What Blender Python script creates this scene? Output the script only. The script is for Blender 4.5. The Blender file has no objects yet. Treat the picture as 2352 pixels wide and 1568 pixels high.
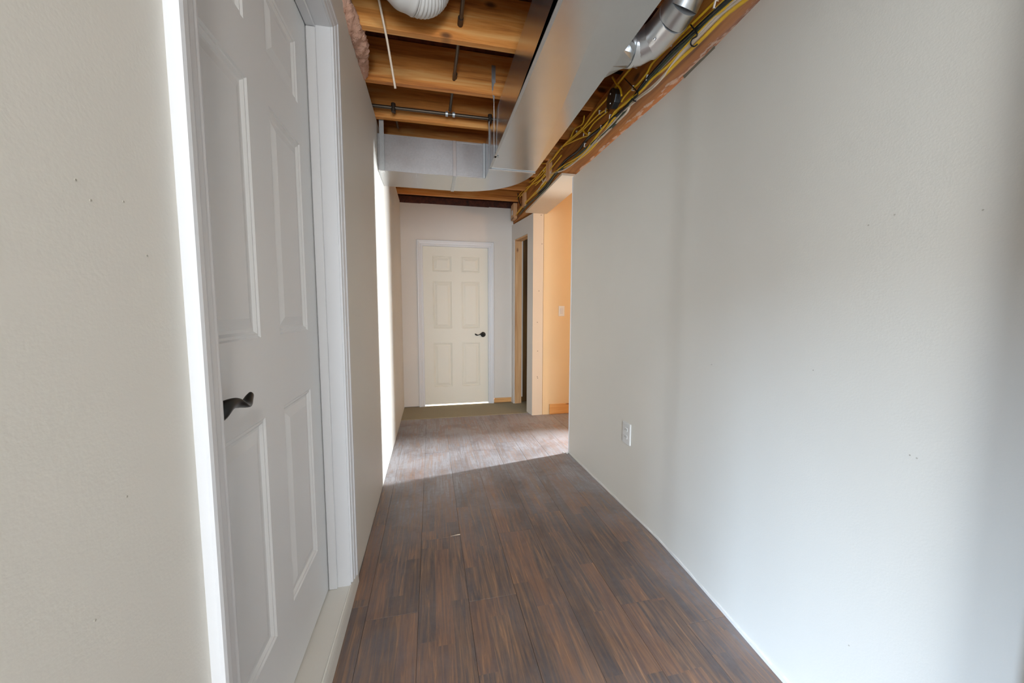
import bpy, bmesh, math, random
from mathutils import Vector, Matrix
random.seed(7)
scene = bpy.context.scene
COL = scene.collection

# ------------------------------------------------------------------ camera
W, H, F = 2352.0, 1568.0, 840.0
CX, CY = W / 2, H / 2
def _n(v): return Vector(v).normalized()
dY = _n((990.0 - CX, 713.0 - CY, F))                 # hall direction (camera frame: x right, y down, z forward)
dN = Vector((1145.0 - CX, 10100.0 - CY, F)); dN -= dN.dot(dY) * dY; dN.normalize()
dX = dN.cross(dY)
RW = Matrix((dX, dY, -dN))                           # camera frame -> world
CAM = Vector((0.0, 0.0, 1.22))
cd = bpy.data.cameras.new('camera'); cam = bpy.data.objects.new('camera', cd); COL.objects.link(cam)
ax, ay, az = RW @ Vector((1, 0, 0)), RW @ Vector((0, -1, 0)), RW @ Vector((0, 0, -1))
M = Matrix((ax, ay, az)).transposed().to_4x4(); M.translation = CAM
cam.matrix_world = M
cd.sensor_width = 36.0; cd.lens = 36.0 * F / W; cd.clip_start = 0.02
scene.camera = cam

# ------------------------------------------------------------------ world, lights, exposure
scene.view_settings.view_transform = 'Standard'
scene.view_settings.look = 'None'
scene.view_settings.gamma = 1.0
scene.view_settings.use_curve_mapping = False
scene.view_settings.exposure = 0.52
wd = bpy.data.worlds.new('sky'); scene.world = wd; wd.use_nodes = True
wd.node_tree.nodes['Background'].inputs[0].default_value = (0.72, 0.84, 1.0, 1)
wd.node_tree.nodes['Background'].inputs[1].default_value = 1.0

def area(name, loc, target, sx, sy, power, col, spread=180):
    l = bpy.data.lights.new(name, 'AREA'); l.shape = 'RECTANGLE'; l.size = sx; l.size_y = sy
    l.energy = power; l.color = col; l.spread = math.radians(spread)
    o = bpy.data.objects.new(name, l); COL.objects.link(o); o.location = loc
    o.rotation_euler = (Vector(target) - Vector(loc)).to_track_quat('-Z', 'Y').to_euler()
    return o
# daylight through the glazed door of the room behind the camera
area('daylight_rear_window', (-0.35, -3.30, 1.05), (0.35, 1.6, 0.5), 1.1, 1.7, 100, (0.78, 0.89, 1.0), 160)
# sky outside the left-hand window of that room, falling through it onto the lower right wall
area('sky_outside_left_window', (-8.1, -5.75, 3.4), (-3.4, -2.35, 1.3), 3.4, 2.2, 1250, (0.56, 0.75, 1.0), 120)
# daylight through the tall window of the side room
area('daylight_side_window', (4.36, 3.525, 1.85), (-0.35, 3.25, 0.6), 0.10, 0.9, 96, (0.86, 0.93, 1.0), 90)
# lamps
def lamp(name, loc, power, col, r=0.06):
    l = bpy.data.lights.new(name, 'POINT'); l.energy = power; l.color = col; l.shadow_soft_size = r
    o = bpy.data.objects.new(name, l); COL.objects.link(o); o.location = loc; return o
lamp('fill_lamp_rear_room', (0.40, -1.40, 2.20), 62, (1.0, 0.96, 0.90), 0.15)  # added fill light behind the camera, lifts the hall walls and door
lamp('ceiling_lamp_side_room', (2.55, 2.0, 1.95), 34, (1.0, 0.54, 0.21), 0.08)
area('daylight_far_room', (0.35, 5.9, 1.1), (0.35, 4.75, 0.0), 1.6, 0.6, 130, (1.0, 0.97, 0.9))

# ------------------------------------------------------------------ projection helper: a photo pixel onto a real plane
def ray(p): return RW @ Vector(((p[0] - CX) / F, (p[1] - CY) / F, 1.0))
def onx(p, x): v = ray(p); return CAM + v * (x / v.x)
def ony(p, y): v = ray(p); return CAM + v * (y / v.y)
def onz(p, z): v = ray(p); return CAM + v * ((z - CAM.z) / v.z)

# ------------------------------------------------------------------ material helpers
def lin(c):
    f = lambda u: u / 12.92 if u <= 0.04045 else ((u + 0.055) / 1.055) ** 2.4
    return tuple(f(v / 255.0) for v in c) + (1.0,)
class NT:
    def __init__(s, name):
        s.m = bpy.data.materials.new(name); s.m.use_nodes = True; s.t = s.m.node_tree
        s.b = s.t.nodes['Principled BSDF']; s.co = None
    def n(s, typ, **kw):
        nd = s.t.nodes.new(typ)
        for k, v in kw.items(): setattr(nd, k, v)
        return nd
    def link(s, a, b): s.t.links.new(a, b)
    def val(s, sock, v):
        if hasattr(v, 'is_linked') or hasattr(v, 'links'): s.link(v, sock)
        else: sock.default_value = v
    def obj(s, rnd=True):
        if s.co is None:
            tc = s.n('ShaderNodeTexCoord'); s.co = tc.outputs['Object']
            if rnd:
                oi = s.n('ShaderNodeObjectInfo'); s.rand = oi.outputs['Random']
                mu = s.math('MULTIPLY', s.rand, 37.0)
                ad = s.n('ShaderNodeVectorMath', operation='ADD'); s.link(s.co, ad.inputs[0]); s.link(mu, ad.inputs[1])
                s.cor = ad.outputs[0]
            else: s.cor = s.co
        return s.cor
    def math(s, op, a, b=0.0, c=None):
        nd = s.n('ShaderNodeMath', operation=op); s.val(nd.inputs[0], a); s.val(nd.inputs[1], b)
        if c is not None: s.val(nd.inputs[2], c)
        return nd.outputs[0]
    def mapping(s, co, scale):
        mp = s.n('ShaderNodeMapping'); s.link(co, mp.inputs[0]); mp.inputs['Scale'].default_value = scale; return mp.outputs[0]
    def noise(s, co, scale=5, detail=4, rough=0.55, dist=0.0):
        nd = s.n('ShaderNodeTexNoise'); s.link(co, nd.inputs['Vector'])
        nd.inputs['Scale'].default_value = scale; nd.inputs['Detail'].default_value = detail
        nd.inputs['Roughness'].default_value = rough; nd.inputs['Distortion'].default_value = dist
        return nd.outputs['Fac']
    def ramp(s, f, stops):
        nd = s.n('ShaderNodeValToRGB'); s.link(f, nd.inputs[0]); cr = nd.color_ramp
        while len(cr.elements) < len(stops): cr.elements.new(0.5)
        for e, (p, c) in zip(cr.elements, stops): e.position = p; e.color = c if len(c) == 4 else tuple(c) + (1,)
        return nd.outputs[0]
    def mix(s, f, a, b, mode='MIX'):
        nd = s.n('ShaderNodeMix', data_type='RGBA', blend_type=mode)
        s.val(nd.inputs[0], f); s.val(nd.inputs[6], a); s.val(nd.inputs[7], b); return nd.outputs[2]
    def bump(s, h, strength=0.2, dist=0.01):
        nd = s.n('ShaderNodeBump'); s.link(h, nd.inputs['Height'])
        nd.inputs['Strength'].default_value = strength; nd.inputs['Distance'].default_value = dist
        s.link(nd.outputs[0], s.b.inputs['Normal'])
    def col(s, c): s.val(s.b.inputs['Base Color'], c)
    def rough(s, r): s.val(s.b.inputs['Roughness'], r)
    def metal(s, r): s.val(s.b.inputs['Metallic'], r)

def m_paint(name, rgb, rough=0.6, texture=0.15, var=0.05):
    k = NT(name); co = k.obj(False)
    a = lin(rgb); d = tuple(v * (1 - var * 2.2) for v in a[:3]) + (1,)
    k.col(k.mix(k.noise(co, 1.3, 3), d, a)); k.rough(rough)
    if texture: k.bump(k.noise(co, 190, 2), texture, 0.0015)
    return k.m
def m_plain(name, rgb, rough=0.5, metal=0.0, fuzz=0.0):
    k = NT(name); co = k.obj(True); a = lin(rgb); d = tuple(v * 0.82 for v in a[:3]) + (1,)
    k.col(k.mix(k.noise(co, 9, 3), d, a)); k.rough(rough); k.metal(metal)
    if fuzz: k.bump(k.noise(co, 60, 6, 0.7), 1.0, fuzz)
    return k.m
def m_wood(name, dark, mid, light, axis=0, rough=0.6, knots=True, knotcol=(40, 18, 8), flat=None):
    k = NT(name); co = k.obj(True)
    sc = [16.0, 16.0, 16.0]; sc[axis] = 0.9
    g = k.noise(k.mapping(co, tuple(sc)), 1.6, 6, 0.62, 0.6)
    c = k.ramp(g, [(0.28, lin(dark)), (0.5, lin(mid)), (0.72, lin(light))])
    b = k.noise(co, 1.7, 2); c = k.mix(k.math('MULTIPLY', b, 0.45), c, lin(dark), 'MIX')
    if knots:
        sc2 = [7.0, 7.0, 7.0]; sc2[axis] = 3.4
        if flat is not None: sc2[flat] = 0.0
        v = k.n('ShaderNodeTexVoronoi'); k.link(k.mapping(co, tuple(sc2)), v.inputs['Vector']); v.inputs['Scale'].default_value = 1.0
        kf = k.ramp(v.outputs['Distance'], [(0.0, (1, 1, 1)), (0.075, (0.9, 0.9, 0.9)), (0.14, (0, 0, 0))])
        c = k.mix(k.math('MULTIPLY', kf, 0.85), c, lin(knotcol))
    k.col(c); k.rough(rough); k.bump(g, 0.25, 0.004); return k.m
def m_metal(name, rgb, rough=0.3, metal=0.9, spangle=0.12):
    k = NT(name); co = k.obj(True); a = lin(rgb)
    v = k.n('ShaderNodeTexVoronoi'); k.link(co, v.inputs['Vector']); v.inputs['Scale'].default_value = 90
    f = k.math('MULTIPLY', v.outputs['Color'], spangle * 2) 
    d = tuple(x * 0.72 for x in a[:3]) + (1,)
    big = k.noise(co, 3, 2)
    k.col(k.mix(k.math('ADD', f, k.math('MULTIPLY', big, 0.35)), a, d)); k.metal(metal)
    k.rough(k.math('ADD', rough, k.math('MULTIPLY', k.math('SUBTRACT', k.noise(co, 9, 3), 0.5), 0.12)))
    k.bump(k.noise(co, 2.2, 1), 0.10, 0.02); return k.m

# ---- floor laminate
def m_laminate():
    k = NT('hickory_laminate'); co = k.obj(True)
    sep = k.n('ShaderNodeSeparateXYZ'); k.link(k.co, sep.inputs[0])
    sx = k.math('FLOOR', k.math('DIVIDE', k.math('ADD', sep.outputs[0], 0.1025), 0.06835))
    def hash1(a, b):
        w = k.n('ShaderNodeTexWhiteNoise', noise_dimensions='2D'); cb = k.n('ShaderNodeCombineXYZ')
        k.val(cb.inputs[0], a); k.val(cb.inputs[1], b); k.link(cb.outputs[0], w.inputs['Vector']); return w.outputs['Value']
    off = hash1(sx, k.math('MULTIPLY', k.rand, 91.7))
    ys = k.math('FLOOR', k.math('DIVIDE', k.math('ADD', sep.outputs[1], k.math('MULTIPLY', off, 0.6)), 0.55))
    tone = hash1(k.math('ADD', sx, k.math('MULTIPLY', k.rand, 53.1)), ys)
    # grain shifted per strip
    sh = k.n('ShaderNodeCombineXYZ'); k.val(sh.inputs[1], k.math('MULTIPLY', tone, 23.0)); k.val(sh.inputs[2], k.math('MULTIPLY', off, 9.0))
    ad = k.n('ShaderNodeVectorMath', operation='ADD'); k.link(co, ad.inputs[0]); k.link(sh.outputs[0], ad.inputs[1])
    g = k.noise(k.mapping(ad.outputs[0], (34.0, 2.0, 1.0)), 1.5, 7, 0.66, 1.3)
    fine = k.noise(k.mapping(ad.outputs[0], (230.0, 9.0, 1.0)), 1.0, 3, 0.6)
    c = k.ramp(g, [(0.27, lin((46, 41, 43))), (0.43, lin((98, 80, 72))), (0.57, lin((144, 112, 88))), (0.74, lin((200, 154, 114)))])
    c = k.mix(k.math('MULTIPLY', fine, 0.45), c, lin((44, 32, 30)))
    c = k.mix(k.ramp(tone, [(0.0, (0.45,) * 3), (0.4, (0.08,) * 3), (1.0, (0,) * 3)]), c, lin((50, 40, 40)))
    c = k.mix(k.ramp(tone, [(0.55, (0,) * 3), (1.0, (0.32,) * 3)]), c, lin((142, 92, 58)))
    # drywall dust, world-fixed blotches; thickened down the hall to paint in the side-window light
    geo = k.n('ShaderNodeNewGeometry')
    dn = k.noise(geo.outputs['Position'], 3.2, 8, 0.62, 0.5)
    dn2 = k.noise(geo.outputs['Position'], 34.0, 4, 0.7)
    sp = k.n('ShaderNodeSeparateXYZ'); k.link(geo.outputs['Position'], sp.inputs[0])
    lit_dust = k.n('ShaderNodeMapRange'); k.link(sp.outputs[1], lit_dust.inputs[0])
    lit_dust.inputs[1].default_value = 1.75; lit_dust.inputs[2].default_value = 2.9; lit_dust.inputs[3].default_value = 0.24; lit_dust.inputs[4].default_value = 1.25
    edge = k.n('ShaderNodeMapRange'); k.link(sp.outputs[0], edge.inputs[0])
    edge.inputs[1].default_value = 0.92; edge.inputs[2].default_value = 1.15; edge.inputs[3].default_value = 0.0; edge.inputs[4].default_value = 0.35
    df = k.math('MULTIPLY', k.ramp(dn, [(0.26, (0.30,) * 3), (0.68, (1,) * 3)]), k.math('ADD', lit_dust.outputs[0], edge.outputs[0]))
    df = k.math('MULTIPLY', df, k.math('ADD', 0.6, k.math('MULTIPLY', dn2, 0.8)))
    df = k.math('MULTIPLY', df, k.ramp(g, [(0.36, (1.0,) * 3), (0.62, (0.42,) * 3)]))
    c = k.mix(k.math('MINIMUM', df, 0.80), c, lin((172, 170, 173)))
    k.col(c)
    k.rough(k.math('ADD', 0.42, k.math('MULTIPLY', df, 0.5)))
    k.b.inputs['Specular IOR Level'].default_value = 0.4
    k.bump(k.math('ADD', g, k.math('MULTIPLY', fine, 0.6)), 0.22, 0.002)
    return k.m
def m_carpet():
    k = NT('carpet_pile'); co = k.obj(False)
    c = k.ramp(k.noise(co, 240, 3, 0.7), [(0.3, lin((128, 118, 94))), (0.7, lin((182, 170, 142)))])
    k.col(k.mix(k.math('MULTIPLY', k.noise(co, 4, 4), 0.4), c, lin((140, 132, 112)))); k.rough(0.95); k.bump(k.noise(co, 300, 2), 0.6, 0.006); return k.m
def m_beam():
    m = m_wood('beam_wood_plaster_smeared', (112, 64, 18), (176, 108, 38), (204, 138, 60), 1, 0.65, True, (40, 18, 8), 0)
    t = m.node_tree; k = NT.__new__(NT); k.m = m; k.t = t; k.b = t.nodes['Principled BSDF']; k.co = None
    base = k.b.inputs['Base Color'].links[0].from_socket
    geo = k.n('ShaderNodeNewGeometry'); sp = k.n('ShaderNodeSeparateXYZ'); k.link(geo.outputs['Position'], sp.inputs[0])
    mr = k.n('ShaderNodeMapRange'); k.link(sp.outputs[0], mr.inputs[0])
    mr.inputs[1].default_value = 1.075; mr.inputs[2].default_value = 1.165; mr.inputs[3].default_value = -0.55; mr.inputs[4].default_value = 0.47
    n = k.noise(k.mapping(geo.outputs['Position'], (30, 9, 30)), 1.0, 6, 0.65)
    f = k.ramp(k.math('ADD', mr.outputs[0], k.math('MULTIPLY', k.math('SUBTRACT', n, 0.5), 1.5)), [(0.44, (0, 0, 0)), (0.52, (1, 1, 1))])
    lo = k.n('ShaderNodeMapRange'); k.link(sp.outputs[2], lo.inputs[0])     # only the underside
    lo.inputs[1].default_value = 2.325; lo.inputs[2].default_value = 2.335; lo.inputs[3].default_value = 0.85; lo.inputs[4].default_value = 0.0
    k.col(k.mix(k.math('MULTIPLY', f, lo.outputs[0]), base, lin((205, 185, 165)))); return m

MT = {}
MT['wall'] = m_paint('greige_wall_paint', (222, 218, 209), 0.5, 0.16)
MT['wall_far'] = m_paint('grey_wall_paint_far', (218, 212, 204), 0.6, 0.12)
MT['bare_drywall'] = m_paint('bare_drywall_paper', (222, 205, 182), 0.8, 0.05)
MT['room_wall'] = m_paint('cream_room_paint', (228, 200, 156), 0.6, 0.15)
MT['white'] = m_paint('white_trim_paint', (214, 214, 215), 0.4, 0.0, 0.015)
MT['door'] = m_paint('white_door_paint', (226, 227, 227), 0.42, 0.06, 0.015)
MT['door_far'] = m_paint('cream_door_paint', (222, 219, 206), 0.5, 0.03, 0.015)
MT['plastic'] = m_plain('white_plastic', (232, 232, 230), 0.3)
MT['slot'] = m_plain('dark_slot', (60, 56, 52), 0.6)
MT['joist'] = m_wood('joist_spruce', (148, 78, 24), (224, 146, 66), (244, 190, 116), 0, 0.6, True, (44, 18, 6), 1)
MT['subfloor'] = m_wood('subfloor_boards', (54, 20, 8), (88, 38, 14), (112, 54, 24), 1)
MT['beam'] = m_beam()
MT['stud'] = m_wood('stud_spruce', (184, 134, 88), (214, 168, 120), (232, 192, 146), 2, 0.6, True, (96, 44, 20), 1)
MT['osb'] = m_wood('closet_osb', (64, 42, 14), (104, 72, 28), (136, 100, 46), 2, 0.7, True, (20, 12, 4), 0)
MT['pine'] = m_wood('pine_base', (190, 132, 74), (222, 166, 100), (236, 186, 122), 0, 0.5, True, (110, 52, 18), 1)
MT['galv'] = m_metal('galvanised_steel', (206, 208, 209), 0.21, 0.93, 0.05)
MT['galv_side'] = m_metal('galvanised_steel_dull', (190, 192, 192), 0.42, 0.6)
MT['galv_shaded'] = m_metal('galvanised_steel_shaded', (196, 196, 197), 0.36, 0.88, 0.16)  # darker copy of the duct steel for the branch's shaded near face
MT['bright'] = m_metal('bright_pipe_steel', (232, 233, 234), 0.30, 0.93, 0.05)
MT['iron'] = m_metal('dark_iron_pipe', (92, 80, 68), 0.45, 0.8)
MT['bronze'] = m_plain('oil_rubbed_bronze', (44, 44, 42), 0.32, 0.6)
MT['yellow'] = m_plain('yellow_cable_jacket', (232, 182, 36), 0.40)
MT['black'] = m_plain('black_cable_jacket', (22, 22, 24), 0.4)
MT['green'] = m_plain('dark_green_cable_jacket', (62, 70, 52), 0.5)
MT['cream'] = m_plain('white_cable_jacket', (214, 194, 172), 0.45)
MT['staple'] = m_plain('staple_white', (236, 226, 214), 0.4)
MT['jbox'] = m_metal('dark_box_steel', (96, 102, 104), 0.4, 0.8)
MT['flex'] = m_plain('white_duct_wrap', (214, 210, 204), 0.5)
MT['pink'] = m_plain('pink_insulation', (240, 190, 164), 0.95, 0.0, 0.012)
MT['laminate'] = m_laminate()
MT['carpet'] = m_carpet()
MT['concrete'] = m_plain('concrete_base', (120, 114, 106), 0.9)
MT['plaster'] = m_plain('plaster_crumb', (226, 222, 216), 0.9)

# ------------------------------------------------------------------ geometry helpers
def world_loc(o):
    v = Vector(o.location)
    while o.parent: o = o.parent; v = v + Vector(o.location)
    return v
def empty(name, loc=(0, 0, 0)):
    o = bpy.data.objects.new(name, None); COL.objects.link(o); o.location = loc; o.empty_display_size = 0.1; return o
def mesh(name, verts, faces, mat, parent=None, smooth=False, origin=None):
    vs = [Vector(v) for v in verts]
    if origin is None:
        xs = [v.x for v in vs]; ys = [v.y for v in vs]; zs = [v.z for v in vs]
        origin = Vector(((min(xs) + max(xs)) / 2, (min(ys) + max(ys)) / 2, (min(zs) + max(zs)) / 2))
    origin = Vector(origin)
    me = bpy.data.meshes.new(name); me.from_pydata([tuple(v - origin) for v in vs], [], faces)
    bm = bmesh.new(); bm.from_mesh(me); bmesh.ops.recalc_face_normals(bm, faces=bm.faces); bm.to_mesh(me); bm.free()
    me.materials.append(mat if not isinstance(mat, str) else MT[mat])
    if smooth:
        for p in me.polygons: p.use_smooth = True
        if smooth != 'all':
            me.set_sharp_from_angle(angle=math.radians(40))
    o = bpy.data.objects.new(name, me); COL.objects.link(o)
    if parent: o.parent = parent; o.location = origin - world_loc(parent)
    else: o.location = origin
    return o
class G:
    def __init__(s): s.v = []; s.f = []
    def add(s, vs, fs):
        b = len(s.v); s.v += [tuple(v) for v in vs]; s.f += [tuple(i + b for i in f) for f in fs]; return s
    def box(s, x0, x1, y0, y1, z0, z1):
        return s.add([(x, y, z) for z in (z0, z1) for y in (y0, y1) for x in (x0, x1)],
                     [(0, 2, 3, 1), (4, 5, 7, 6), (0, 1, 5, 4), (2, 6, 7, 3), (0, 4, 6, 2), (1, 3, 7, 5)])
    def bbox(s, x0, x1, y0, y1, z0, z1, c=0.003):
        # box with chamfered edges
        vs = []; 
        bm = bmesh.new(); bmesh.ops.create_cube(bm, size=1.0)
        for v in bm.verts: v.co = Vector(((x0 + x1) / 2 + v.co.x * (x1 - x0), (y0 + y1) / 2 + v.co.y * (y1 - y0), (z0 + z1) / 2 + v.co.z * (z1 - z0)))
        bmesh.ops.bevel(bm, geom=list(bm.edges), offset=c, segments=1, affect='EDGES')
        bm.verts.index_update(); s.add([v.co for v in bm.verts], [[v.index for v in f.verts] for f in bm.faces]); bm.free(); return s
    def prism(s, poly, a, b, axis='z'):
        # poly 2D extruded along axis between a and b
        def mk(p, t):
            return {'z': (p[0], p[1], t), 'y': (p[0], t, p[1]), 'x': (t, p[0], p[1])}[axis]
        n = len(poly)
        return s.add([mk(p, a) for p in poly] + [mk(p, b) for p in poly],
                     [tuple(range(n))[::-1], tuple(range(n, 2 * n))] + [(i, (i + 1) % n, n + (i + 1) % n, n + i) for i in range(n)])
    def tube(s, pts, r, seg=8, cap=True, radii=None, flat=None):
        pts = [Vector(p) for p in pts]; b = len(s.v); n = len(pts); up = None
        for i, p in enumerate(pts):
            t = (pts[min(i + 1, n - 1)] - pts[max(i - 1, 0)]).normalized()
            if up is None:
                up = Vector((0, 0, 1)) if abs(t.z) < 0.9 else Vector((1, 0, 0))
            u = (up - up.dot(t) * t).normalized(); w = t.cross(u); up = u
            rr = radii[i] if radii else r
            for k in range(seg):
                a = 2 * math.pi * k / seg; ra, rb = rr, rr * (flat or 1)
                s.v.append(tuple(p + u * math.cos(a) * ra + w * math.sin(a) * rb))
        for i in range(n - 1):
            for k in range(seg):
                s.f.append((b + i * seg + k, b + i * seg + (k + 1) % seg, b + (i + 1) * seg + (k + 1) % seg, b + (i + 1) * seg + k))
        if cap:
            s.f.append(tuple(b + k for k in range(seg))[::-1]); s.f.append(tuple(b + (n - 1) * seg + k for k in range(seg)))
        return s
    def build(s, name, mat, parent=None, smooth=False, origin=None): return mesh(name, s.v, s.f, mat, parent, smooth, origin)
def smoothpath(pts, k=6):
    pts = [Vector(p) for p in pts]; out = []
    for i in range(len(pts) - 1):
        p0, p1, p2, p3 = pts[max(i - 1, 0)], pts[i], pts[i + 1], pts[min(i + 2, len(pts) - 1)]
        for j in range(k):
            t = j / k
            out.append(0.5 * ((2 * p1) + (p2 - p0) * t + (2 * p0 - 5 * p1 + 4 * p2 - p3) * t * t + (3 * p1 - p0 - 3 * p2 + p3) * t ** 3))
    out.append(pts[-1]); return out
def tag(o, label, cat, group=None):
    o['label'] = label; o['category'] = cat
    if group: o['group'] = group
    return o
def struct(o, label=None):
    o['kind'] = 'structure'
    if label: o['label'] = label
    return o

# ------------------------------------------------------------------ main dimensions (metres)
XL, XR = -0.347, 1.14
YF = 4.69                      # far wall
ZW = 2.53                      # joist undersides / wall tops
YO = 2.89                      # near end of the opening in the right wall
YJ = 4.05                      # far side of the opening

# ================================================================== FLOOR
floor = struct(G().box(-3.6, 4.6, -3.7, 4.16, -0.06, -0.0105).build('floor', 'concrete'), 'dark hickory laminate plank floor')
bounds = [-0.480, -0.274, -0.069, 0.136, 0.341, 0.546, 0.751, 0.956, 1.161, 1.366, 1.571, 1.776, 1.98]
starts = {0: 0.3, 1: 1.438, 2: 1.91, 3: 1.446, 4: 1.587 + 0.3, 5: 2.035, 6: 1.295, 7: 1.154, 8: 1.9, 9: 1.5, 10: 2.3, 11: 1.8}
GAP = 0.0005; LEN = 1.215
for c in range(len(bounds) - 1):
    x0, x1 = bounds[c] + GAP, bounds[c + 1] - GAP
    if c == 0: x0 = -0.345
    y = starts[c] - LEN * 3
    while y < 4.155:
        a, b = max(y, -0.62), min(y + LEN, 4.156)
        if b - a > 0.05 and b > -0.5:
            lo = YO + 0.004
            if c == 8:                                   # cut where it runs under the right wall
                if b > lo: pieces = [(max(a, lo), b, x0, x1)] + ([(a, lo, x0, XR - 0.002)] if a < lo - 0.05 else [])
                else: pieces = [(a, b, x0, XR + 0.02)]
                if a < lo < b: pieces = [(a, b, x0, x1)]
            elif c > 8:
                if b <= lo: pieces = []
                else: pieces = [(max(a, lo - 0.0), b, x0, x1)]
            else: pieces = [(a, b, x0, x1)]
            for (pa, pb, px0, px1) in pieces:
                cx = (bounds[c] + bounds[c + 1]) / 2
                dz = random.uniform(-0.0004, 0.0003)
                g = G().bbox(px0, px1, pa + GAP, pb - GAP, -0.010, dz, 0.0006)
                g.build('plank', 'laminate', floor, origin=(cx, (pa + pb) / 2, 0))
        y += LEN
carpet = tag(G().bbox(-0.345, 1.60, 4.158, YF + 0.012, -0.012, 0.004, 0.002).build('carpet', 'carpet'), 'dull grey-green carpet strip in front of the far door', 'carpet')
carpet['kind'] = 'structure'

# ================================================================== WALLS
Y0 = -0.62
YL0, YR0 = 0.25, 0.20      # near ends of the hall walls
# left wall with the doorway
D0, D1, DSILL, DHEAD, DX = 0.690, 1.555, 0.070, 2.262, -0.431
g = G()
TX = XL - 0.115
g.box(TX, XL, YL0, D0 - 0.02, -0.01, ZW)
g.box(TX, XL, D1 + 0.02, YF, -0.01, ZW)
g.box(TX, XL, D0 - 0.02, D1 + 0.02, DHEAD + 0.02, ZW)
wall_left = struct(g.build('wall_left', 'wall'), 'smooth greige wall along the left of the hall')
# step under the doorway
g = G()
g.box(TX, XL + 0.000, D0 - 0.02, D1 + 0.02, -0.01, DSILL - 0.004)
sill = struct(g.build('trim_1', 'wall'), 'low painted step under the near left door')
G().prism([(-0.352, DSILL), (-0.349, DSILL + 0.005), (-0.345, DSILL + 0.003), (-0.341, DSILL - 0.010), (-0.339, 0.045), (-0.337, 0.0), (-0.3475, 0.0), (-0.3475, DSILL - 0.006)], D0 - 0.05, D1 + 0.115, 'y').build('nosing', 'wall', sill)
G().bbox(TX, -0.350, D0 - 0.018, D1 + 0.018, DSILL - 0.004, DSILL, 0.001).build('tread', 'wall', sill)

# right wall, slightly bowed at its drywall joint
_pc = [(YR0, 1.092), (0.50, 1.103), (0.89, 1.119), (1.15, 1.138), (1.38, 1.155), (1.52, 1.1615), (1.60, 1.1665), (1.68, 1.1685), (1.85, 1.165), (2.1, 1.157), (2.4, 1.150), (2.7, 1.144), (YO - 0.004, 1.141)]
prof = [(p.y, p.x) for p in smoothpath([(x, y, 0) for y, x in _pc], 6)] + [(YO, 1.145)]
poly = [(x, y) for y, x in prof] + [(1.27, YO), (1.27, YR0)]
wall_right = struct(G().prism(poly, -0.01, 2.300).build('wall_right', 'wall', smooth=True), 'large greige wall along the right of the hall')
# corner bead and torn paper on the right wall
G().prism([(1.139, YO - 0.006), (1.1365, YO), (1.139, YO + 0.003), (1.146, YO + 0.003), (1.146, YO - 0.006)], 0.0, 2.300).build('corner_bead', 'white', wall_right)
def onwall(p, off=0.004): return onx(p, XR - off)
# ragged caulk line along the foot of the right wall
def wx(y):
    for (a, xa), (b, xb) in zip(prof, prof[1:]):
        if a <= y <= b: return xa + (xb - xa) * (y - a) / (b - a)
    return prof[-1][1]
g = G(); ys = [0.35 + i * 0.045 for i in range(57)]
ys = [y for y in ys if y < YO - 0.01]
hh = [0.010 + 0.018 * max(0.0, 1.25 - y) / 0.9 + random.uniform(0, 0.010) for y in ys]
vs = []
for y, h in zip(ys, hh):
    t = 0.004 + 0.006 * max(0.0, 1.3 - y); x = wx(y)
    vs += [(x + 0.004, y, 0.0005), (x - t, y, 0.0005), (x - t, y, h * 0.7), (x + 0.004, y, h)]
fs = []
for i in range(len(ys) - 1):
    for k in range(4):
        fs.append((i * 4 + k, i * 4 + (k + 1) % 4, i * 4 + 4 + (k + 1) % 4, i * 4 + 4 + k))
fs += [(0, 1, 2, 3), tuple(len(vs) - 4 + k for k in (3, 2, 1, 0))]
g.add(vs, fs).build('plaster_edge', 'plaster', wall_right)
# torn paper where the wall meets the beam
g = G(); top = [(1640, 118), (1618, 120), (1606, 128), (1590, 139), (1578, 153), (1566, 168)]
pa = [onx(p, 1.150) for p in top]
vs = []
for i, p in enumerate(pa):
    d = random.uniform(0.006, 0.018); w_ = wx(p.y); vs += [(w_ + 0.002, p.y, 2.292), (w_ - 0.002 - d * 0.45, p.y, 2.299 + d * 0.3), (w_ + 0.002, p.y, 2.3015)]
fs = []
for i in range(len(pa) - 1):
    for k in range(3): fs.append((i * 3 + k, i * 3 + (k + 1) % 3, i * 3 + 3 + (k + 1) % 3, i * 3 + 3 + k))
g.add(vs, fs).build('torn_paper', m_plain('torn_paper_grey', (116, 108, 92), 0.8), wall_right)

# far wall with door opening
FX0, FX1, FHEAD = -0.090, 0.722, 2.012
g = G()
g.box(-0.47, FX0 - 0.012, YF, YF + 0.11, 0.012, 2.512)
g.box(FX1 + 0.012, 1.18, YF, YF + 0.11, 0.072, 2.520)
g.box(FX0 - 0.012, FX1 + 0.012, YF, YF + 0.11, FHEAD + 0.012, 2.515)
wall_far = struct(g.build('wall_far', 'wall_far'), 'pale end wall around the far door')
G().bbox(FX1 + 0.012, 1.16, YF + 0.012, YF + 0.10, 0.005, 0.042, 0.003).build('bottom_plate', 'pine', wall_far)
G().bbox(FX1 + 0.085, 1.16, YF + 0.010, YF + 0.10, 0.043, 0.071, 0.003).build('bottom_plate', 'pine', wall_far)

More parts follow.
